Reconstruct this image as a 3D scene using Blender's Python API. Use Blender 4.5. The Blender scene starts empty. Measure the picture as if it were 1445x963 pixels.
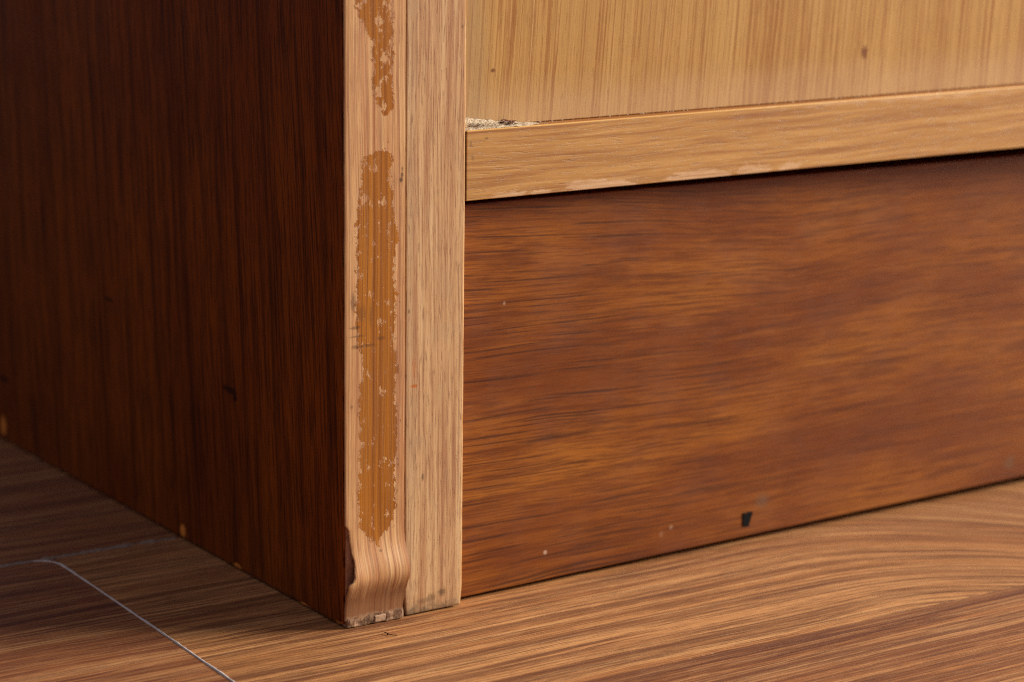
import bpy, bmesh, math, random
from mathutils import Vector, noise as mn
random.seed(7)
S = bpy.context.scene
COL = S.collection
CM = 0.01

# ------------------------------------------------------------------ camera
cam_d = bpy.data.cameras.new("camera")
cam = bpy.data.objects.new("camera", cam_d); COL.objects.link(cam)
cam.location = (-32.239*CM, -56.003*CM, 22.108*CM)
cam.rotation_euler = (math.radians(77.4016), math.radians(-0.6923), math.radians(-33.5096))
cam_d.sensor_fit = 'HORIZONTAL'; cam_d.sensor_width = 36.0; cam_d.lens = 92.19
cam_d.clip_start = 0.02; cam_d.clip_end = 50
cam_d.dof.use_dof = True; cam_d.dof.focus_distance = 0.670; cam_d.dof.aperture_fstop = 12.0
cam_d.dof.aperture_blades = 8
S.camera = cam

# ------------------------------------------------------------------ light
W = bpy.data.worlds.new("World"); S.world = W; W.use_nodes = True
bg = W.node_tree.nodes["Background"]
bg.inputs[0].default_value = (1.0, 0.91, 1.0, 1); bg.inputs[1].default_value = 0.25

def area(name, loc, target, sx, sy, power, color):
    d = bpy.data.lights.new(name, 'AREA'); d.shape = 'RECTANGLE'; d.size = sx; d.size_y = sy
    d.energy = power; d.color = color
    o = bpy.data.objects.new(name, d); COL.objects.link(o); o.location = loc
    o.rotation_euler = (Vector(target)-Vector(loc)).to_track_quat('-Z', 'Y').to_euler()
    return o
# tall window of the room, to the right and in front of the cabinet
area("window_light", (3.75, -1.50, 1.95), (0.08, 0.0, 0.05), 1.7, 1.9, 450, (1.0, 0.945, 0.82))

S.view_settings.view_transform = 'Standard'; S.view_settings.look = 'None'
S.view_settings.exposure = 0.0; S.view_settings.gamma = 1.0
S.render.engine = 'CYCLES'
S.cycles.max_bounces = 8
S.cycles.use_denoising = False                    # what noise is left reads as sensor grain
S.cycles.filter_width = 1.15

# ------------------------------------------------------------------ node helpers
def lin(r, g, b):
    f = lambda c: (c/255/12.92) if c <= 10 else (((c/255)+0.055)/1.055)**2.4
    return (f(r), f(g), f(b), 1)

class V:                                        # a float socket with arithmetic
    def __init__(s, g, sock): s.g, s.s = g, sock
    def _o(s, op, b, rev=False):
        return s.g.math(op, b, s) if rev else s.g.math(op, s, b)
    def __add__(s, b): return s._o('ADD', b)
    __radd__ = __add__
    def __sub__(s, b): return s._o('SUBTRACT', b)
    def __rsub__(s, b): return s._o('SUBTRACT', b, True)
    def __mul__(s, b): return s._o('MULTIPLY', b)
    __rmul__ = __mul__
    def __truediv__(s, b): return s._o('DIVIDE', b)

class G:
    def __init__(s, name):
        s.m = bpy.data.materials.new(name); s.m.use_nodes = True
        s.t = s.m.node_tree; s.n = s.t.nodes; s.l = s.t.links
        s.b = s.n["Principled BSDF"]
        tc = s.n.new('ShaderNodeTexCoord'); mp = s.n.new('ShaderNodeVectorMath'); mp.operation = 'SCALE'
        mp.inputs['Scale'].default_value = 100.0
        s.l.new(tc.outputs['Object'], mp.inputs[0])
        sp = s.n.new('ShaderNodeSeparateXYZ'); s.l.new(mp.outputs[0], sp.inputs[0])
        s.x, s.y, s.z = (V(s, sp.outputs[i]) for i in range(3))      # object coordinates in cm
    def put(s, v, sock):
        if isinstance(v, V): s.l.new(v.s, sock)
        elif v is not None: sock.default_value = v
    def math(s, op, a, b=None, c=None, clamp=False):
        n = s.n.new('ShaderNodeMath'); n.operation = op; n.use_clamp = clamp
        for i, v in enumerate((a, b, c)): s.put(v, n.inputs[i])
        return V(s, n.outputs[0])
    def vec(s, a, b, c):
        n = s.n.new('ShaderNodeCombineXYZ')
        for i, v in enumerate((a, b, c)): s.put(v, n.inputs[i])
        return V(s, n.outputs[0])
    def noise(s, a, b, c, detail=3, rough=.55, dist=0):
        n = s.n.new('ShaderNodeTexNoise'); s.l.new(s.vec(a, b, c).s, n.inputs['Vector'])
        n.inputs['Scale'].default_value = 1; n.inputs['Detail'].default_value = detail
        n.inputs['Roughness'].default_value = rough; n.inputs['Distortion'].default_value = dist
        return V(s, n.outputs[0])
    def step(s, v, lo, hi):                      # smoothstep
        n = s.n.new('ShaderNodeMapRange'); n.interpolation_type = 'SMOOTHSTEP'
        s.put(v, n.inputs['Value'])
        if lo <= hi: f, t, a, b = lo, hi, 0, 1
        else: f, t, a, b = hi, lo, 1, 0
        n.inputs['From Min'].default_value = f; n.inputs['From Max'].default_value = t
        n.inputs['To Min'].default_value = a; n.inputs['To Max'].default_value = b
        return V(s, n.outputs[0])
    def ramp(s, v, stops, interp='LINEAR'):
        n = s.n.new('ShaderNodeValToRGB'); s.put(v, n.inputs[0]); e = n.color_ramp.elements
        n.color_ramp.interpolation = interp
        while len(e) < len(stops): e.new(0.5)
        for k, (p, c) in enumerate(stops):
            e[k].position = p
        for k, (p, c) in enumerate(stops):
            e[k].color = c if isinstance(c, tuple) else (c, c, c, 1)
        return V(s, n.outputs[0])
    def mix(s, f, a, b, mode='MIX'):
        n = s.n.new('ShaderNodeMix'); n.data_type = 'RGBA'; n.blend_type = mode
        s.put(f, n.inputs[0]); s.put(a, n.inputs[6]); s.put(b, n.inputs[7])
        return V(s, n.outputs[2])
    def prop(s, name):
        n = s.n.new('ShaderNodeAttribute'); n.attribute_type = 'OBJECT'; n.attribute_name = name
        return V(s, n.outputs['Fac'])
    def spot(s, a, b, a0, b0, ra, rb, jag=.35, soft=.25, seed=0.0):   # an irregular mark at one place
        n = s.noise(a*(1.9/ra), b*(1.9/rb), seed, 4, .65) - .5
        d = s.math('SQRT', s.math('POWER', (a-a0)/ra, 2) + s.math('POWER', (b-b0)/rb, 2)) + n*(6.0*jag)
        return s.step(d, 1+soft, 1-soft)
    def done(s, color, rough=.5, bump=None, bdist=.0002, bstr=.5, spec=.5, coat=0, coat_rough=.1):
        s.put(color, s.b.inputs['Base Color']); s.put(rough, s.b.inputs['Roughness'])
        s.b.inputs['Specular IOR Level'].default_value = spec
        s.b.inputs['Coat Weight'].default_value = coat; s.b.inputs['Coat Roughness'].default_value = coat_rough
        if bump is not None:
            n = s.n.new('ShaderNodeBump'); n.inputs['Strength'].default_value = bstr
            n.inputs['Distance'].default_value = bdist
            s.l.new(bump.s, n.inputs['Height']); s.l.new(n.outputs[0], s.b.inputs['Normal'])
        return s.m
def rings(g, t):                                  # growth rings: a slow darkening that ends sharply
    f = g.math('FRACT', t); return g.math('MULTIPLY', g.step(f, .45, .97), g.step(f, 1.0, .965))
def contour(g, v, w):                             # thin lines along the level set of a noise
    return g.step(g.math('ABSOLUTE', v-.5), w, w*.25)
def mx(g, *v):
    r = v[0]
    for w in v[1:]: r = g.math('MAXIMUM', r, w)
    return r

# ------------------------------------------------------------------ materials
def mat_floor():
    g = G('laminate_oak'); seed = g.prop('seed'); arc = g.prop('arc_x'); dk = g.prop('dark')
    x = g.x; y = g.y
    bend = g.math('MAXIMUM', x - arc, 0.0)
    yy = y + g.math('MINIMUM', bend*bend*.062, 9.0)
    yy = yy + (g.noise(x*.040, y*.14, seed, 2)-.5)*1.3
    broad = g.noise(x*.010, yy*.40, seed+11, 2)
    c = g.ramp(broad, [(.32, lin(166, 106, 61)), (.46, lin(196, 134, 80)), (.58, lin(210, 150, 95)), (.70, lin(176, 114, 67))])
    mid = g.noise(x*.018, yy*1.9, seed+5, 3, .6)
    c = g.mix(g.step(mid, .49, .62)*.58, c, lin(120, 72, 44))
    c = g.mix(g.step(mid, .46, .36)*.45, c, lin(228, 174, 116))
    fib = g.noise(x*.30, yy*22, seed+41, 4, .70)            # short open fibres
    grit = g.noise(x*1.6, yy*60, seed+43, 3, .75)
    t = yy*1.15 + g.noise(x*.012, yy*.22, seed+17, 2)*4.0 + (fib-.5)*.55 + (grit-.5)*.30
    rg = rings(g, t)*g.step(g.noise(x*.09, yy*.8, seed+19, 3), .38, .58)
    c = g.mix(rg*(dk*.20+.60), c, lin(90, 50, 29))
    lines = g.noise(x*.16, yy*5.0, seed+29, 5, .68)
    c = g.mix(g.step(lines, .51, .59)*.58, c, lin(104, 60, 36))
    c = g.mix(g.step(lines, .46, .38)*.42, c, lin(228, 176, 120))
    thin = g.noise(x*.14, yy*11, seed+31, 4, .66)
    c = g.mix(g.step(thin, .525, .58)*.55, c, lin(96, 55, 33))
    pm = g.step(fib, .53, .59)
    c = g.mix(pm*.66, c, lin(84, 47, 28))
    c = g.mix(g.step(grit, .45, .60)*.42, c, lin(98, 58, 35))
    c = g.mix(g.step(grit, .42, .32)*.25, c, lin(226, 178, 126))
    band = g.step(g.math('ABSOLUTE', yy - g.prop('band_y') + (lines-.5)*1.2), .85, .15)
    c = g.mix(band*(.28 + .5*g.step(lines, .44, .54)), c, lin(80, 42, 26))
    c = g.mix(dk*.52, c, lin(100, 38, 30))
    dust = g.noise(x*2.2, y*2.2, 4.0, 5, .7)
    c = g.mix(g.step(dust, .6, .75)*.12, c, lin(170, 150, 135))
    ro = .38 + lines*.16 + g.step(dust, .45, .7)*.08
    return g.done(c, ro, (lines*.5 - pm*.7 + grit*.4), .00025, .5, spec=.35)

def mat_side():
    g = G('dark_lacquered_veneer')
    b = g.y - g.z*.075 + (g.noise(g.z*.05, g.y*.2, 1.0, 2)-.5)*.8
    fib = g.noise(g.z*.45, b*16, 6.0, 3, .65)
    n1 = g.noise(g.z*.03, b*1.5, 2.0, 3, .6)
    n2 = g.noise(g.z*.17, b*6.5, 3.0, 5, .68)
    broad = g.noise(g.z*.07, b*.16, 9.0, 2)
    c = g.ramp(broad, [(.35, lin(116, 50, 9)), (.6, lin(140, 68, 13))])
    c = g.mix(g.step(n1, .50, .66)*.38, c, lin(78, 32, 10))
    t = b*1.25 + g.noise(g.z*.012, b*.25, 12.0, 2)*3.0 + (fib-.5)*.5
    c = g.mix(rings(g, t)*g.step(g.noise(g.z*.22, b*1.1, 13.0, 4), .38, .60)*.60, c, lin(46, 17, 7))
    c = g.mix(g.step(n2, .52, .58)*.52, c, lin(58, 22, 7))
    c = g.mix(g.step(n2, .45, .34)*.3, c, lin(136, 66, 20))
    grit = g.noise(g.z*1.5, b*40, 14.0, 3, .7)
    c = g.mix(g.step(grit, .46, .62)*.35, c, lin(58, 24, 9))
    c = g.mix(g.step(fib, .52, .58)*.6, c, lin(40, 15, 7))
    sp = g.noise(g.y*5, g.z*5, 8.0, 1)
    c = g.mix(g.step(sp, .80, .83)*.6, c, lin(150, 100, 60))
    marks = [(9.32, .25, .16, .2), (5.97, .1, .2, .09), (2.15, .05, .3, .06), (22.35, .5, .2, .3), (.2, .03, .35, .1)]
    for k, (a0, b0, ra, rb) in enumerate(marks):
        c = g.mix(g.spot(g.y, g.z, a0, b0, ra, rb, .25, .2, k*3.3), c, lin(214, 132, 58))
    for k, (a0, b0, ra, rb) in enumerate([(22.2, 2.1, .45, .1), (6.3, 5.05, .4, .1), (6.0, 4.9, .12, .1), (14, 6.2, .3, .06)]):
        c = g.mix(g.spot(g.y, g.z, a0, b0, ra, rb, .3, .4, 40+k*3.3)*.75, c, lin(30, 13, 7))
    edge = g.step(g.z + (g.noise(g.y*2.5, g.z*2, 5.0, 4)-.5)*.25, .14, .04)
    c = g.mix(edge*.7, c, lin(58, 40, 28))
    smear = g.noise(g.y*.4, g.z*.4, 7.0, 4, .65)
    return g.done(c, .36 + smear*.22, (0.5*n2 - g.step(fib, .53, .62)*.5), .00015, .35, spec=.05)

def mat_strip():
    g = G('peeling_edge_veneer'); x, z = g.x, g.z
    b = x + (g.noise(z*.12, x*.6, 1.0, 2)-.5)*.22
    n1 = g.noise(z*.10, b*5.5, 2.0, 3, .6)
    n2 = g.noise(z*.25, b*22, 3.0, 3, .6)
    c = g.ramp(n1, [(.32, lin(212, 168, 118)), (.5, lin(198, 149, 100)), (.66, lin(180, 124, 80))])
    c = g.mix(g.step(n2, .505, .585)*.55, c, lin(158, 104, 72))
    rg = rings(g, b*5.2 + g.noise(z*.05, b*1.1, 5.0, 2)*3.0 + (n2-.5)*.6)*g.step(g.noise(z*.12, b*3, 6.0, 2), .32, .58)
    c = g.mix(rg*.66, c, lin(140, 86, 60))
    c = g.mix(g.step(n2, .46, .34)*.3, c, lin(232, 190, 152))
    pores = g.noise(z*1.6, b*46, 4.0, 2)
    c = g.mix(g.step(pores, .54, .64)*.42, c, lin(136, 86, 60))
    # what is left of the old amber varnish: a ragged band down the middle
    tab = [(1.95,1.5,.4),(2.04,.97,.95),(2.25,.82,1.02),(2.42,.72,1.06),(2.5,.66,1.3),(2.75,.46,1.34),(3.1,.45,1.5),(4.2,.47,1.47),(5.35,.48,1.53),(6.45,.45,1.43),(6.8,.62,1.5),
           (7.55,.43,1.43),(9.0,.36,1.44),(10.5,.42,1.5),(11.2,.40,1.35),(11.9,.57,1.35),(12.35,.62,1.38),(12.48,1.45,1.1),(12.6,1.30,1.27),(12.95,1.30,1.28),(13.2,1.45,1.1),
           (13.32,1.12,1.24),(13.5,1.0,1.40),(13.95,.85,1.36),(14.4,.88,1.34),(15.05,.82,1.36),(15.4,.68,1.38),(15.8,.40,1.36),(17,.37,1.43),(30,.4,1.4)]
    zz = z + (g.noise(x*4, z*2.5, 21.0, 2)-.5)*.25
    Lr = g.ramp(zz/30.0, [(a/30, l/2) for a, l, r in tab])*2.0
    Rr = g.ramp(zz/30.0, [(a/30, r/2) for a, l, r in tab])*2.0
    inside = g.math('MINIMUM', x-Lr, Rr-x)
    rag = (g.noise(x*6.5, z*4.4, 12.0, 6, .70)-.5)*.66 + (g.noise(x*1.2, z*1.1, 16.0, 2)-.5)*.30
    m = g.step(inside + rag + .035, -.012, .022)
    top = g.step(z, 12.8, 14)
    flake = g.noise(x*4.2, z*2.2, 31.0, 6, .70) - top*.035 - g.step(z, 8.8, 11)*.012
    m = m*g.step(flake, .388, .405)*(.86 + .14*g.step(n2, .6, .5))
    amb = g.ramp(g.noise(z*.06, b*9, 15.0, 3, .6), [(.35, lin(172, 108, 32)), (.52, lin(156, 92, 23)), (.68, lin(130, 72, 18))])
    amb = g.mix(g.step(n2, .5, .62)*.5, amb, lin(108, 58, 20))
    amb = g.mix(rg*.35, amb, lin(98, 52, 18))
    c = g.mix(m, c, amb)
    # knocks, pen marks and dirt where the photo has them
    for k, (a0, b0, ra, rb, s) in enumerate([(1.64,11.62,.05,.06,1),(1.67,11.75,.04,.07,.9),(1.68,11.9,.03,.06,.7),(.24,8.6,.07,.22,.6),(.5,8.3,.12,.2,.35),(.75,8.2,.05,.3,.35),
            (.30,7.95,.15,.04,.7),(.36,7.72,.2,.025,.6),(.62,7.45,.28,.035,.6),(.3,7.45,.1,.05,.6),(1.05,7.6,.12,.05,.5),(1.0,2.0,.05,.03,.6),(.2,5.9,.04,.05,.5)]):
        c = g.mix(g.spot(x, z, a0, b0, ra, rb, .3, .55, 50+k*2.7)*(s*.8), c, lin(58, 36, 24))
    low = g.step(z + (g.noise(x*4, z*2, 61.0, 4)-.5)*.7, 1.35, .75)  # shade under the veneer curl, painted into the colour with some dirt
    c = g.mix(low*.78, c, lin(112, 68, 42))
    ep = g.step(z + (g.noise(x*7, z*7, 66.0, 3)-.5)*.25, .36, .26)
    c = g.mix(ep*.45, c, lin(172, 140, 112))
    return g.done(c, .46 - m*.06, (n2*.4 + m*1.3 - rg*.3), .0002, .5, spec=.35)

def mat_stile():
    g = G('worn_pale_oak_stile'); x, z = g.x, g.z
    b = x + (g.noise(z*.09, x*.5, 41.0, 2)-.5)*.35
    n1 = g.noise(z*.11, b*4.2, 42.0, 3, .6)
    n2 = g.noise(z*.35, b*15, 43.0, 4, .65)
    c = g.ramp(n1, [(.32, lin(208, 170, 126)), (.5, lin(194, 152, 108)), (.64, lin(174, 126, 88))])
    c = g.mix(g.step(n2, .50, .61)*.68, c, lin(146, 96, 68))
    c = g.mix(g.step(n2, .46, .32)*.35, c, lin(224, 186, 146))
    pores = g.noise(z*1.8, b*40, 44.0, 2)
    c = g.mix(g.step(pores, .55, .63)*.55, c, lin(124, 78, 55))
    grey = g.step(x + (g.noise(x*3, z*.8, 45.0, 4)-.5)*.5, 2.25, 1.8)
    c = g.mix(grey*.24, c, lin(158, 136, 110))
    blot = g.noise(x*1.2, z*.7, 46.0, 4, .6)
    c = g.mix(g.step(blot, .54, .7)*.3, c, lin(170, 140, 108))
    for k, (a0, b0, ra, rb, s) in enumerate([(2.06,6.22,.1,.04,.9),(2.05,6.7,.04,.3,.4)]):
        c = g.mix(g.spot(x, z, a0, b0, ra, rb, .4, .4, 70+k*2.7)*s, c, lin(176, 92, 30))
    for k, (a0, b0, ra, rb, s) in enumerate([(2.33,3.75,.03,.09,.9),(2.94,.52,.10,.10,.8),(2.62,.42,.12,.09,.6),(2.35,.36,.2,.08,.4),(1.9,8.2,.03,.05,.7),(2.75,11.2,.03,.08,.3),(3.45,15.4,.03,.05,.6)]):
        c = g.mix(g.spot(x, z, a0, b0, ra, rb, .22, .7, 90+k*2.7)*(s*.85), c, lin(74, 52, 34))
    dirt = g.step(z + (x-1.8)*.05 + (g.noise(x*5, z*5, 47.0, 5, .7)-.5)*.8, .42, .04)
    c = g.mix(dirt*.75, c, lin(92, 78, 62))
    lip = g.step(x + (g.noise(x*2, z*.5, 48.0, 3)-.5)*.10, 3.50, 3.54)
    c = g.mix(lip*.5, c, lin(222, 176, 120))
    am = g.step(g.noise(x*1.0, z*.45, 49.0, 3), .52, .6)*g.step(x, 3.515, 3.545)
    c = g.mix(am*.8, c, lin(176, 112, 36))
    return g.done(c, .55, (n2*.5 - g.step(pores, .58, .68)*.5), .0002, .5, spec=.3)

def mat_rail():
    g = G('honey_oak_rail'); x, z, y = g.x, g.z, g.y
    b = z + y*.6 + (g.noise(x*.10, z*.4, 51.0, 2)-.5)*.5 - x*.012
    n1 = g.noise(x*.09, b*3.2, 52.0, 3, .6)
    n2 = g.noise(x*.28, b*11, 53.0, 4, .65)
    c = g.ramp(n1, [(.32, lin(195, 146, 84)), (.5, lin(180, 130, 72)), (.66, lin(158, 108, 60))])
    c = g.mix(g.step(n2, .50, .64)*.6, c, lin(146, 88, 46))
    c = g.mix(g.step(n2, .46, .34)*.35, c, lin(222, 170, 104))
    pores = g.noise(x*1.4, b*34, 54.0, 2)
    c = g.mix(g.step(pores, .58, .68)*.45, c, lin(128, 78, 42))
    rb = (g.noise(x*.9, z*2.6, 55.0, 5, .65)-.5)*.9
    wear = None
    for k, (a0, ra, hb) in enumerate([(4.9, .5, .10), (7.8, 1.15, .20), (11.2, 1.1, .17), (13.0, .5, .22), (14.3, .4, .16), (5.9, .3, .07)]):
        w = g.spot(x, z, a0, 10.96, ra, hb, .42, .22, 150+k*4.1)
        wear = w if wear is None else mx(g, wear, w)
    wear2 = g.step(12.62 - z - rb*.5, .03, -.03)*g.step(x, 13, 16)*.6
    c = g.mix(mx(g, wear, wear2)*(.35 + g.step(n2, .6, .4)*.5), c, lin(212, 172, 134))
    c = g.mix(g.step(y, .05, .10), c, lin(150, 92, 36))
    c = g.mix(g.step(z, 12.69, 12.72)*g.step(y, .06, .03)*.6, c, lin(226, 176, 92))  # thin yellow highlight painted along the top front edge
    for k, (a0, b0, ra, rb2, s) in enumerate([(4.2,12.5,.06,.03,.5),(3.72,12.38,.04,.08,.35),(3.78,12.02,.05,.07,.3)]):
        c = g.mix(g.spot(x, z, a0, b0, ra, rb2, .5, .45, 190+k*2.7)*s, c, lin(70, 52, 40))
    return g.done(c, .45, (n2*.5 - g.step(pores, .58, .68)*.5), .0002, .4, spec=.4)

def mat_door():
    g = G('straight_grain_light_oak'); x, z = g.x, g.z
    b = x - z*.055 + (g.noise(z*.06, x*.15, 61.0, 2)-.5)*.5
    n0 = g.noise(z*.012, b*.5, 60.0, 2)
    c = g.ramp(n0, [(.35, lin(186, 142, 80)), (.65, lin(176, 130, 70))])
    bb = b + (g.noise(z*1.1, b*18, 68.0, 3)-.5)*.05
    l1 = contour(g, g.noise(z*.022, bb*2.6, 62.0, 1), .026)
    l2 = contour(g, g.noise(z*.03, bb*4.4, 66.0, 1), .045)
    n2 = g.noise(z*.08, b*12.0, 63.0, 4, .65)
    frag = g.noise(z*.9, b*9, 69.0, 3, .6)
    c = g.mix(l1*g.step(frag, .28, .50)*.92, c, lin(148, 92, 38))
    c = g.mix(l2*g.step(frag, .32, .52)*.78, c, lin(150, 96, 42))
    c = g.mix(g.step(n2, .52, .60)*.40, c, lin(154, 106, 52))
    c = g.mix(g.step(n2, .46, .34)*.35, c, lin(208, 168, 114))
    pores = g.noise(z*1.4, b*30, 64.0, 3, .65)
    c = g.mix(g.step(pores, .55, .64)*.42, c, lin(138, 90, 44))
    pale = g.step(z + (g.noise(x*.8, z*1.2, 65.0, 3)-.5)*.8, 14.2, 12.9)
    c = g.mix(pale*.30, c, lin(200, 166, 134))
    for k, (a0, b0, ra, rb) in enumerate([(4.66,14.17,.07,.05),(17.24,14.0,.11,.17)]):
        c = g.mix(g.spot(x, z, a0, b0, ra, rb, .35, .45, 80+k*2.7)*.9, c, lin(112, 58, 20))
    d = g.step(x + (g.noise(x*2, z*1.2, 67.0, 4)-.5)*.5, 4.8, 4.0)  # greyish shade beside the stile, painted into the panel colour
    c = g.mix(d*.45, c, lin(146, 126, 94))
    return g.done(c, .45, (n2*.5 - g.step(pores, .55, .64)*.5), .00015, .3, spec=.35)

def mat_plinth():
    g = G('red_brown_stained_plinth'); x, z = g.x, g.z
    b = z + (g.noise(x*.09, z*.16, 71.0, 2)-.5)*.7 + g.math('MINIMUM', x, 15.0)*(z-2.0)*.0105
    bl = g.noise(x*.15 - z*.13, b*.34 + x*.03, 72.0, 3, .5)
    c = g.ramp(bl, [(.30, lin(112, 55, 17)), (.45, lin(124, 64, 19)), (.55, lin(139, 77, 24)), (.68, lin(156, 92, 31))])
    n1 = g.noise(x*.13, b*3.0, 73.0, 5, .66)
    c = g.mix(g.step(n1, .50, .64)*.45, c, lin(106, 50, 18))
    c = g.mix(g.step(n1, .46, .34)*.32, c, lin(164, 96, 32))
    n3 = g.noise(x*.30, b*3.6, 77.0, 4, .6)
    c = g.mix(g.step(n3, .52, .61)*.44, c, lin(84, 36, 13))
    n2 = g.noise(x*.34, b*13, 74.0, 5, .7)
    c = g.mix(g.step(n2, .51, .58)*.58, c, lin(90, 41, 15))
    keep = g.step(g.noise(x*.25, b*.8, 78.0, 2), .36, .50)
    dash = g.noise(x*.20, b*10.5, 75.0, 3, .5)
    dm = g.step(dash, .565, .615)*keep*(.35 + .65*g.step(x, 20, 6))
    c = g.mix(dm*.70, c, lin(58, 27, 12))
    fine = g.noise(x*1.4, b*44, 76.0, 3, .7)
    c = g.mix(g.step(fine, .46, .62)*.42, c, lin(88, 43, 17))
    c = g.mix(g.step(fine, .40, .28)*.22, c, lin(160, 96, 36))
    for k, (a0, b0, ra, rb, s) in enumerate([(14.3,1.15,.22,.2,.4),(24.4,.8,.2,.2,.4)]):
        c = g.mix(g.spot(x, z, a0, b0, ra, rb, .25, .6, 80+k*2.7)*s, c, lin(104, 84, 66))
    for k, (a0, b0, ra, rb, s) in enumerate([(6.56,.9,.055,.055,.6),(10.95,.9,.06,.06,.25),(10.6,.75,.06,.09,.12),(5.1,8.0,.04,.05,.3)]):
        c = g.mix(g.spot(x, z, a0, b0, ra, rb, .25, .4, 120+k*2.7)*s, c, lin(206, 176, 150))
    hz = g.noise(x*.5, z*.7, 79.0, 5, .7)
    return g.done(c, .38 + g.step(hz, .4, .7)*.16, (n2*.3 - dm*.4 + fine*.2), .0001, .3, spec=.26)

def mat_core():
    g = G('broken_core_board'); x, y, z = g.x, g.y, g.z
    n = g.noise(x*6, y*6, z*6, 5, .7); n2 = g.noise(x*2, y*2, z*1.4, 3)
    c = g.ramp(n, [(.3, lin(84, 58, 44)), (.5, lin(130, 96, 72)), (.68, lin(164, 130, 102))])
    c = g.mix(g.step(z, .3, .7)*.6, c, lin(196, 136, 104))  # core above the foot painted brighter to offset the veneer's shadow
    c = g.mix(g.step(n2, .5, .65)*.4, c, lin(60, 40, 30))
    return g.done(c, .8, n, .0004, .8, spec=.2)
def mat_plain(name, col, rough=.7, var=.25, sc=6.0, spec=.3):
    g = G(name); n = g.noise(g.x*sc, g.y*sc, g.z*sc, 4, .65)
    lo = tuple(v*(1-var) for v in col[:3])+(1,); hi = tuple(min(1, v*(1+var)) for v in col[:3])+(1,)
    return g.done(g.ramp(n, [(.3, lo), (.7, hi)]), rough, n, .0003, .4, spec=spec)

M = dict(floor=mat_floor(), side=mat_side(), strip=mat_strip(), stile=mat_stile(), rail=mat_rail(), door=mat_door(),
         plinth=mat_plinth(), core=mat_core(),
         raw=mat_plain('raw_chipboard', lin(112, 74, 46)),
         sub=mat_plain('grey_screed', lin(60, 54, 50)),
         bead=mat_plain('pale_joint_sealant', lin(196, 186, 184), .6, .12, 12),
         seam=mat_plain('seam_dust', lin(140, 122, 112), .95, .3, 9),
         dust=mat_plain('grey_dust', lin(196, 178, 154), .95, .15, 25),
         crumb=mat_plain('dark_dirt', lin(70, 58, 52), .9, .4, 20),
         lint=mat_plain('brown_lint', lin(112, 72, 54), .95, .4, 20),
         black=mat_plain('black_plastic', lin(13, 12, 11), .7, .2, 10, .1),
         chunk=mat_plain('pale_broken_wood', lin(170, 136, 108), .8, .25, 12))

# ------------------------------------------------------------------ mesh helpers (all sizes in cm)
def link(name, bm, m, parent=None, smooth=False):
    me = bpy.data.meshes.new(name); bm.normal_update(); bm.to_mesh(me); bm.free()
    me.materials.append(M[m]); o = bpy.data.objects.new(name, me); COL.objects.link(o)
    if smooth:
        for p in me.polygons: p.use_smooth = True
    if parent: o.parent = parent
    return o
def box(x0, x1, y0, y1, z0, z1, bev=.03, seg=2, bm=None):
    bm = bm or bmesh.new(); before = set(bm.verts)
    r = bmesh.ops.create_cube(bm, size=1)['verts']
    for v in r:
        v.co = Vector(((x0+x1)/2+v.co.x*(x1-x0), (y0+y1)/2+v.co.y*(y1-y0), (z0+z1)/2+v.co.z*(z1-z0)))*CM
    if bev:
        bmesh.ops.bevel(bm, geom=list({e for v in r for e in v.link_edges}), offset=bev*CM, segments=seg, profile=.6, affect='EDGES')
    return bm
def interp(tab, t):
    if t <= tab[0][0]: return tab[0][1]
    for (a, b), (c, d) in zip(tab, tab[1:]):
        if t <= c:
            f = (t-a)/(c-a); f = f*f*(3-2*f); return b+(d-b)*f
    return tab[-1][1]
def nz(x, y, z=0., s=1.): return mn.noise(Vector((x*s, y*s, z)))

# ------------------------------------------------------------------ floor
fl = link('floor', box(-160, 200, -160, 200, -2.0, -.82, 0), 'sub'); fl['kind'] = 'structure'
def plank(corners, seed, arc=999., dark=0., band=999.):
    bm = bmesh.new()
    top = [bm.verts.new(Vector((x, y, 0))*CM) for x, y in corners]
    bot = [bm.verts.new(Vector((x, y, -.8))*CM) for x, y in corners]
    f = bm.faces.new(top); bm.faces.new(bot[::-1])
    for i in range(4):
        j = (i+1) % 4; bm.faces.new((top[j], top[i], bot[i], bot[j]))
    bmesh.ops.recalc_face_normals(bm, faces=bm.faces)
    bmesh.ops.bevel(bm, geom=list(f.edges), offset=.008*CM, segments=2, affect='EDGES')
    o = link('plank', bm, 'floor', fl); o['seed'] = float(seed); o['arc_x'] = float(arc); o['dark'] = float(dark); o['band_y'] = float(band)
    return o
S1, S2, PW, PL = 9.60, -6.44, 16.04, 120.
def jx(y): return -4.20 + .030*y                 # the butt joint left of the cabinet
gap = .014
plank([(jx(S2)+gap, S2+gap), (jx(S2)+PL, S2+gap), (jx(S2)+PL, S1-gap), (jx(S1)+gap, S1-gap)], 3.1, 13.2, .12)
plank([(jx(S2)-PL, S2+gap), (jx(S2)-gap, S2+gap), (jx(S1)-gap, S1-gap), (jx(S2)-PL, S1-gap)], 8.4, 999, .8)
for r in list(range(-9, -1))+list(range(1, 11)):
    if r < 0: y0 = S2 + (r+1)*PW
    else: y0 = S1 + (r-1)*PW
    # rows in front are r = -2, -3 ...; rows behind are r = 1, 2 ...
    off = {-2: -62., 1: -88.}.get(r, random.uniform(-110, -20))
    k = 0; xa = off
    xs = [xa-PL, xa, xa+PL, xa+2*PL]
    for a, b in zip(xs, xs[1:]):
        if b < -150 or a > 190: continue
        plank([(a+gap, y0+gap), (b-gap, y0+gap), (b-gap, y0+PW-gap), (a+gap, y0+PW-gap)], random.uniform(0, 90) if r not in (-2, 1) else {-2: 21.7, 1: 33.3}[r]+k, 999, .40 if r == -2 else .65, -7.0 if r == -2 else 999)
        k += 1
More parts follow.
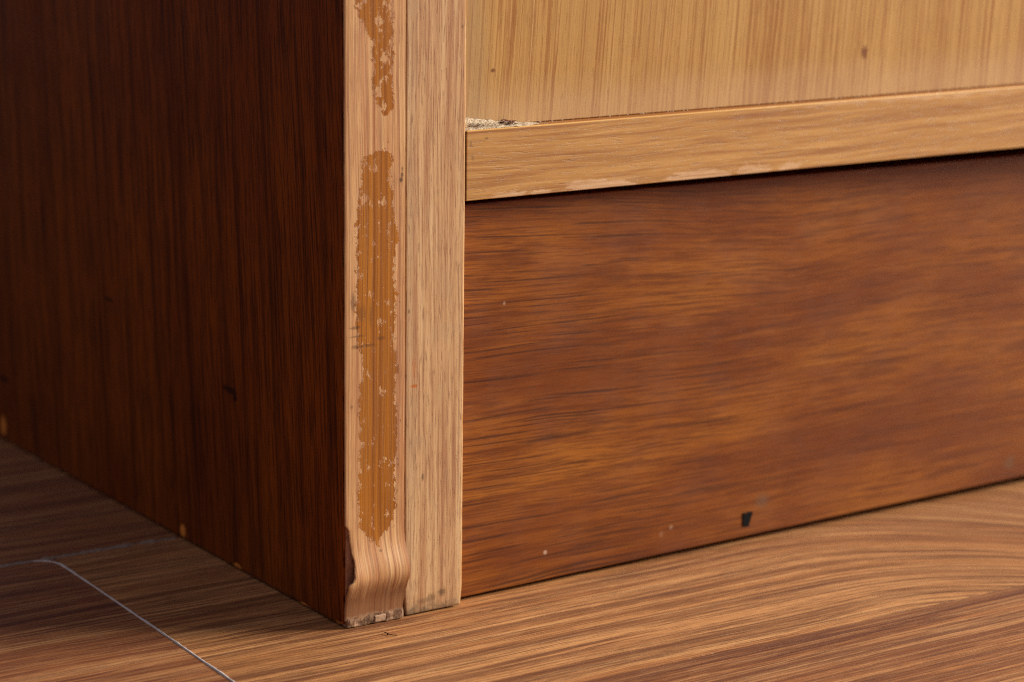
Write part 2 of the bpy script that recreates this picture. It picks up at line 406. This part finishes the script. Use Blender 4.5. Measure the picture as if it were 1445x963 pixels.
# pale sealant bead that turns out of the long seam into the butt joint
def ribbon(name, pts, w, h, m, parent, jag, smooth=True):
    P = [Vector((a, b, 0)) for a, b in pts]; fine = []
    for a, b in zip(P, P[1:]):
        n = max(2, int((b-a).length/.09))
        fine += [a.lerp(b, i/n) for i in range(n)]
    fine.append(P[-1]); bm = bmesh.new(); rows = []
    for i, p in enumerate(fine):
        t = (fine[min(i+1, len(fine)-1)]-fine[max(i-1, 0)]).normalized(); s = Vector((-t.y, t.x, 0))
        q = 1 + jag*nz(p.x*2.3, p.y*2.3, 1.7) + jag*.8*nz(p.x*9, p.y*9, 4.1)
        q = max(q, .12); wob = s*(nz(p.x*1.3, p.y*1.3, 9.)*w*.5*jag)
        rows.append([bm.verts.new((p + wob + s*(w*q*u) + Vector((0, 0, hh)))*CM) for u, hh in
                     ((-1, -.02), (-.75, h*.6*q), (-.25, h*q), (.25, h*q*(1+.3*jag*nz(p.x*7, p.y*7, 2.))), (.75, h*.6*q), (1, -.02))])
    for a, b in zip(rows, rows[1:]):
        for i in range(5): bm.faces.new((a[i], a[i+1], b[i+1], b[i]))
    bm.faces.new(rows[0]); bm.faces.new(rows[-1][::-1])
    bmesh.ops.recalc_face_normals(bm, faces=bm.faces)
    return link(name, bm, m, parent, smooth)
curve = [(-5.1, 9.64), (-4.75, 9.63), (-4.5, 9.60), (-4.3, 9.53), (-4.12, 9.38), (-4.02, 9.2), (-3.95, 8.9), (-3.98, 7.5), (-4.03, 5.5), (-4.11, 2.9), (-4.2, .2), (-4.29, -2.4), (jx(S2), S2)]
ribbon('joint_sealant', curve, .037, .03, 'bead', fl, .45)
ribbon('joint_dust', [(-60, 9.6), (-30, 9.6), (-12, 9.6), (-6, 9.61), (-3, 9.62), (-1.5, 9.6), (-.1, 9.58)], .085, .035, 'seam', fl, 1.0)

# ------------------------------------------------------------------ cabinet
cab = bpy.data.objects.new('cabinet', None); COL.objects.link(cab); cab.empty_display_size = .05
cab['label'] = 'worn wooden cabinet with dark brown side and peeling edge strip standing on the floor'
cab['category'] = 'cabinet'
TOP, XR, YB = 46., 62., 34.

def side_panel():
    bm = bmesh.new(); ny, rows = 150, []
    zs = [0, .12, .3, .8, 2, 6, 16, TOP]
    for i in range(ny+1):
        f = (i/ny)**1.6; y = .105 + f*(YB-.105)
        bot = .045 + .035*nz(y*1.7, 3.) + .03*nz(y*6, 5.) + .02*nz(y*15, 8.) + (.05 if y < .3 else 0)
        r = []
        for k, z in enumerate(zs):
            r.append((y, bot if k == 0 else z))
        rows.append(r)
    out = [[bm.verts.new(Vector((.012*(k == 0) + .004*nz(y*2, z*2), y, z))*CM) for k, (y, z) in enumerate(r)] for r in rows]
    inn = [[bm.verts.new(Vector((.055, y, z))*CM) for (y, z) in r] for r in rows]
    for a, b in zip(out, out[1:]):
        for k in range(len(zs)-1): bm.faces.new((a[k], a[k+1], b[k+1], b[k]))
    for a, b in zip(inn, inn[1:]):
        for k in range(len(zs)-1): bm.faces.new((a[k], b[k], b[k+1], a[k+1]))
    for i in range(ny):
        bm.faces.new((out[i][0], out[i+1][0], inn[i+1][0], inn[i][0])); bm.faces.new((out[i][-1], inn[i][-1], inn[i+1][-1], out[i+1][-1]))
    for e in (0, ny):
        for k in range(len(zs)-1): bm.faces.new((out[e][k], inn[e][k], inn[e][k+1], out[e][k+1]))
    bmesh.ops.recalc_face_normals(bm, faces=bm.faces)
    return link('side_panel', bm, 'side', cab)
side_panel()

def grid_slab(name, fn_front, fn_back, us, vs, m, parent, smooth=True):
    """closed slab between two surfaces over a (u, v) grid"""
    bm = bmesh.new()
    F = [[bm.verts.new(Vector(fn_front(u, v))*CM) for v in vs] for u in us]
    B = [[bm.verts.new(Vector(fn_back(u, v))*CM) for v in vs] for u in us]
    nu, nv = len(us), len(vs)
    for i in range(nu-1):
        for j in range(nv-1):
            bm.faces.new((F[i][j], F[i+1][j], F[i+1][j+1], F[i][j+1])); bm.faces.new((B[i][j], B[i][j+1], B[i+1][j+1], B[i+1][j]))
    for i in range(nu-1):
        bm.faces.new((F[i][0], B[i][0], B[i+1][0], F[i+1][0])); bm.faces.new((F[i][-1], F[i+1][-1], B[i+1][-1], B[i][-1]))
    for j in range(nv-1):
        bm.faces.new((F[0][j], F[0][j+1], B[0][j+1], B[0][j])); bm.faces.new((F[-1][j], B[-1][j], B[-1][j+1], F[-1][j+1]))
    bmesh.ops.recalc_face_normals(bm, faces=bm.faces)
    o = link(name, bm, m, parent, smooth)
    if smooth:
        for e in o.data.edges: pass
        o.data.set_sharp_from_angle(angle=math.radians(40))
    return o

# the core behind the peeling veneer, broken out at the foot
def core_front(u, v):
    z = .035 + .03*nz(u*6, 1.) + v*(TOP-.04); x = .06 + u*1.70
    foot = 1/(1+math.exp(min(50, (z-.34-.05*nz(x*4, 2.))/.03)))
    y = .10 - foot*(.115 + .03*nz(x*3, z*6) ) + .035*nz(x*5, z*5, 3.)*(1 if z < 3 else .2) + .015*nz(x*14, z*14, 5.)
    if u > .97: y += .03
    if z < 4: y -= .10*math.exp(-((z-1.7)/.75)**2)*max(0, 1-u/.35)
    return (x, y, z)
vs = [(i/46)**1.0*3.0/TOP for i in range(47)] + [.1, .3, .6, 1]
grid_slab('core_board', core_front, lambda u, v: (.06+u*1.70, YB, .035+v*(TOP-.04)), [i/26 for i in range(27)], vs, 'core', cab, False)

left = [(0, .015), (.3, .0), (1.12, -.01), (1.22, -.02), (1.27, .02), (1.33, .12), (1.45, .17), (1.8, .20), (2.1, .17), (2.4, .14), (2.62, .12), (2.72, .06), (2.78, .015), (40, .015)]
def bulge(z):
    s_ = .50 if z < 1.38 else .58
    return .30*math.exp(-((z-1.38)/s_)**2)
def strip_z(u, v):
    zb = interp([(0, .21), (.28, .17), (.34, .22), (.42, .27), (.6, .29), (.66, .21), (.8, .19), (1, .16)], u) + .02*nz(u*18, 7.) + .012*nz(u*45, 2.)
    return zb + v*(TOP-zb)
def strip_front(u, v, back=0.):
    z = strip_z(u, v); L = interp(left, z)
    if z < 12: L += .012*nz(z*3, 4.) + .006*nz(z*11, 6.)
    Rr = 1.765 - .075*max(0, 1-z/.7) + (.012*nz(z*6, 11.) if z < 3 else .004*nz(z*1.5, 3.))
    x = L + u*(Rr-L); d = bulge(z)
    d *= .86 + .14*u + .05*math.sin(u*5+z*2)
    y = -d - .012*nz(u*3, z*1.2) * (1 if z < 4 else .12)
    sl = (bulge(z+.05)-bulge(z-.05))/.1
    ed = min(u, 1-u); y += .012*max(0, 1-u/.02)
    return (x, y+back*1., z - back*sl*.8 if z < 4 else z)
vz = [i/70*3.4 for i in range(71)] + [3.4+(i+1)*.3 for i in range(45)] + [25, 35]
vs = [min(1, t/TOP) for t in vz] + [1]
us = [0, .015, .03] + [.03+.94*i/18 for i in range(1, 19)] + [.985, 1]
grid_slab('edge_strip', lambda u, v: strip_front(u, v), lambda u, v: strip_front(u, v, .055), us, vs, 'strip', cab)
# a pale splinter of core standing proud under the veneer
bm = box(.86, 1.20, -.045, .06, .05, .235, .02, 1)
for v in bm.verts: v.co += Vector((nz(v.co.x*900, v.co.z*900, 1.)*.03, nz(v.co.x*700, v.co.z*800, 2.)*.02, nz(v.co.x*900, v.co.z*500, 3.)*.035))*CM
link('splinter', bm, 'chunk', cab)

# stile
def stile():
    bm = box(1.80, 3.572, .012, 2.2, .03, TOP, .05, 3)
    bmesh.ops.subdivide_edges(bm, edges=[e for e in bm.edges if abs((e.verts[0].co-e.verts[1].co).z) > .1], cuts=90)
    for v in bm.verts:
        c = v.co/CM
        if c.z < .35 and c.y < .3:
            k = (1-c.z/.35)
            v.co += Vector((.0, .03*k*(1+nz(c.x*4, 1.)), .02*nz(c.x*5, 2.)))*CM
            if c.x < 2.0: v.co += Vector((.085*k, .03*k, 0))*CM
            if c.x > 3.45: v.co += Vector((-.04*k, .0, .03*k))*CM
        if c.x > 3.5: v.co.x += .006*nz(c.z*2, 3.)*CM
        if c.x < 1.83: v.co.x += .008*nz(c.z*1.3, 7.)*CM
    return link('stile', bm, 'stile', cab)
stile()

# rail, a bar flush with the stile
bm = box(3.59, XR-2, .0, 1.9, 10.91, 12.733, .035, 3)
o = link('rail', bm, 'rail', cab)
# light panel set back above the rail
link('door_panel', box(3.3, XR-2, .44, 1.3, 12.745, TOP-2, .02, 1), 'door', cab)
# plinth board, warped back a little towards its right end
bm = box(3.40, XR-2, .0, 1.2, .0, 10.7, .04, 2)
for v in bm.verts:
    c = v.co/CM; t = (c.x-3.4)/21.6
    v.co.y += (.40 + .65*t)*CM
    if c.z < 1: v.co.z += (.10 + .17*t)*CM
    else: v.co.z += (.06 - .30*t)*CM
pl = link('plinth', bm, 'plinth', cab)
pl_y = lambda x: .40 + .65*(x-3.4)/21.6
# black plug stuck in the face of the plinth
bm = bmesh.new(); q = [(13.56, .47), (13.82, .45), (13.97, .88), (13.55, .92)]; yy = pl_y(13.9)
fr = [bm.verts.new(Vector((x, yy-.035, z))*CM) for x, z in q]; bk = [bm.verts.new(Vector((x, yy+.3, z))*CM) for x, z in q]
f = bm.faces.new(fr); bm.faces.new(bk[::-1])
for i in range(4): bm.faces.new((fr[(i+1) % 4], fr[i], bk[i], bk[(i+1) % 4]))
bmesh.ops.recalc_face_normals(bm, faces=bm.faces)
bmesh.ops.bevel(bm, geom=list(f.edges), offset=.03*CM, segments=2, affect='EDGES')
link('plug', bm, 'black', pl)
# unseen carcass boards, added to close the cabinet so the plinth gap stays dark
link('added_bottom_board', box(1.77, XR-1.8, 2.25, YB-.6, 10.95, 12.7, .03, 1), 'raw', cab)
link('added_back_panel', box(1.77, XR-1.8, YB-.55, YB-.05, .1, TOP-2, .02, 1), 'raw', cab)
link('added_end_panel', box(XR-1.79, XR, .0, YB, .05, TOP, .04, 1), 'side', cab)
link('added_top_board', box(0, XR, .0, YB, TOP+.01, TOP+1.8, .04, 1), 'side', cab)

# ------------------------------------------------------------------ dust and crumbs
def lump(bm, c, r, sub=1, seed=0., jag=.45, sc=(1, 1, 1)):
    for v in bmesh.ops.create_icosphere(bm, subdivisions=sub, radius=1)['verts']:
        k = 1 + jag*mn.noise(v.co*1.7+Vector((seed, seed*.3, 0)))*1.6
        v.co = (Vector(c) + Vector((v.co.x*sc[0], v.co.y*sc[1], v.co.z*sc[2]))*(r*k))*CM
def hair(bm, pts, r):
    prev = None
    for i, p in enumerate(pts):
        p = Vector(p); ring = [bm.verts.new((p+Vector((0, math.cos(a), math.sin(a)))*r if i % 2 == 0 or True else p)*CM) for a in (0, 2.1, 4.2)]
        if prev:
            for k in range(3): bm.faces.new((prev[k], prev[(k+1) % 3], ring[(k+1) % 3], ring[k]))
        prev = ring
bm = bmesh.new()
def dust_h(x, y):
    w = max(0., 1-(x-3.55)/2.7); t = max(0., min(1., (y-.06)/.37))
    return .27*w**1.5*t*t + .05*w*min(1, t*5) + .03*(nz(x*4, y*4, 3.)+.25)*min(1, 3*w) + .02*nz(x*13, y*13, 5.)*min(1, 2*w) - .012
gx, gy = [3.56+i*.045 for i in range(64)], [.04+j*.026 for j in range(16)]
gv = [[bm.verts.new(Vector((x, y, 12.735+dust_h(x, y)))*CM) for y in gy] for x in gx]
for a, b in zip(gv, gv[1:]):
    for q in range(15): bm.faces.new((a[q], b[q], b[q+1], a[q+1]))
for i in range(1500):
    x = 3.58 + abs(random.gauss(0, 1.0))*1.25; y = .05 + .38*random.random()**.7
    lump(bm, (x, y, 12.735+max(0, dust_h(x, y))+.004), random.uniform(.004, .012), 1, i, .4, (1, 1, .5))
for i in range(120):
    x = 6 + 24*random.random(); lump(bm, (x, .43-.05*random.random()**2, 12.74+.02*random.random()), random.uniform(.006, .014), 1, i, .5, (2.2, 1, .8))
for i in range(160):
    x = 3.6+abs(random.gauss(0, .8)); y = random.uniform(.08, .42); z = 12.76+random.random()*.12; a = random.uniform(0, 6.3); L = random.uniform(.1, .3)
    hair(bm, [(x+math.cos(a+k*.5)*L*k*.33, y+math.sin(a+k*.5)*L*k*.2, z+.03*math.sin(k*1.7+i)) for k in range(4)], .004)
d = link('dust', bm, 'dust', None); d['kind'] = 'stuff'; d['category'] = 'dust'
d['label'] = 'grey dust gathered on the rail ledge in the corner beside the stile'
bm = bmesh.new()
for i in range(11): lump(bm, (random.gauss(4.98, .11), random.gauss(.26, .06), 12.80+random.random()*.08), random.uniform(.03, .06), 1, i*3, .6, (1.5, 1, .8))
for i in range(14):
    a = random.uniform(0, 6.3); hair(bm, [(4.98+math.cos(a+k*.4)*.09*k,   .26+math.sin(a)*.04*k, 12.83+.05*math.sin(k+i)) for k in range(4)], .005)
d = link('lint_tuft', bm, 'lint', None); d['category'] = 'lint'; d['label'] = 'small brown tuft of lint at the right end of the dust on the rail'
bm = bmesh.new()
for i in range(8): lump(bm, (random.uniform(3.75, 4.25), random.gauss(.20, .04), 12.81+random.random()*.04), random.uniform(.018, .04), 1, i*3, .6, (1.6, 1, .8))
d = link('dirt_crumbs', bm, 'crumb', None); d['category'] = 'dirt'; d['kind'] = 'stuff'; d['label'] = 'dark crumbs of dirt lying in the grey dust next to the stile'
bm = bmesh.new()
hair(bm, [(.70, -.78, .03), (.69, -.88, .06), (.72, -.98, .04), (.80, -1.08, .03), (.88, -1.13, .03)], .013)
lump(bm, (.71, -.95, .03), .026, 1, 2, .5)
d = link('fibre', bm, 'crumb', None, True); d['category'] = 'fibre'; d['label'] = 'tiny dark curled fibre lying on the floor in front of the peeling strip'
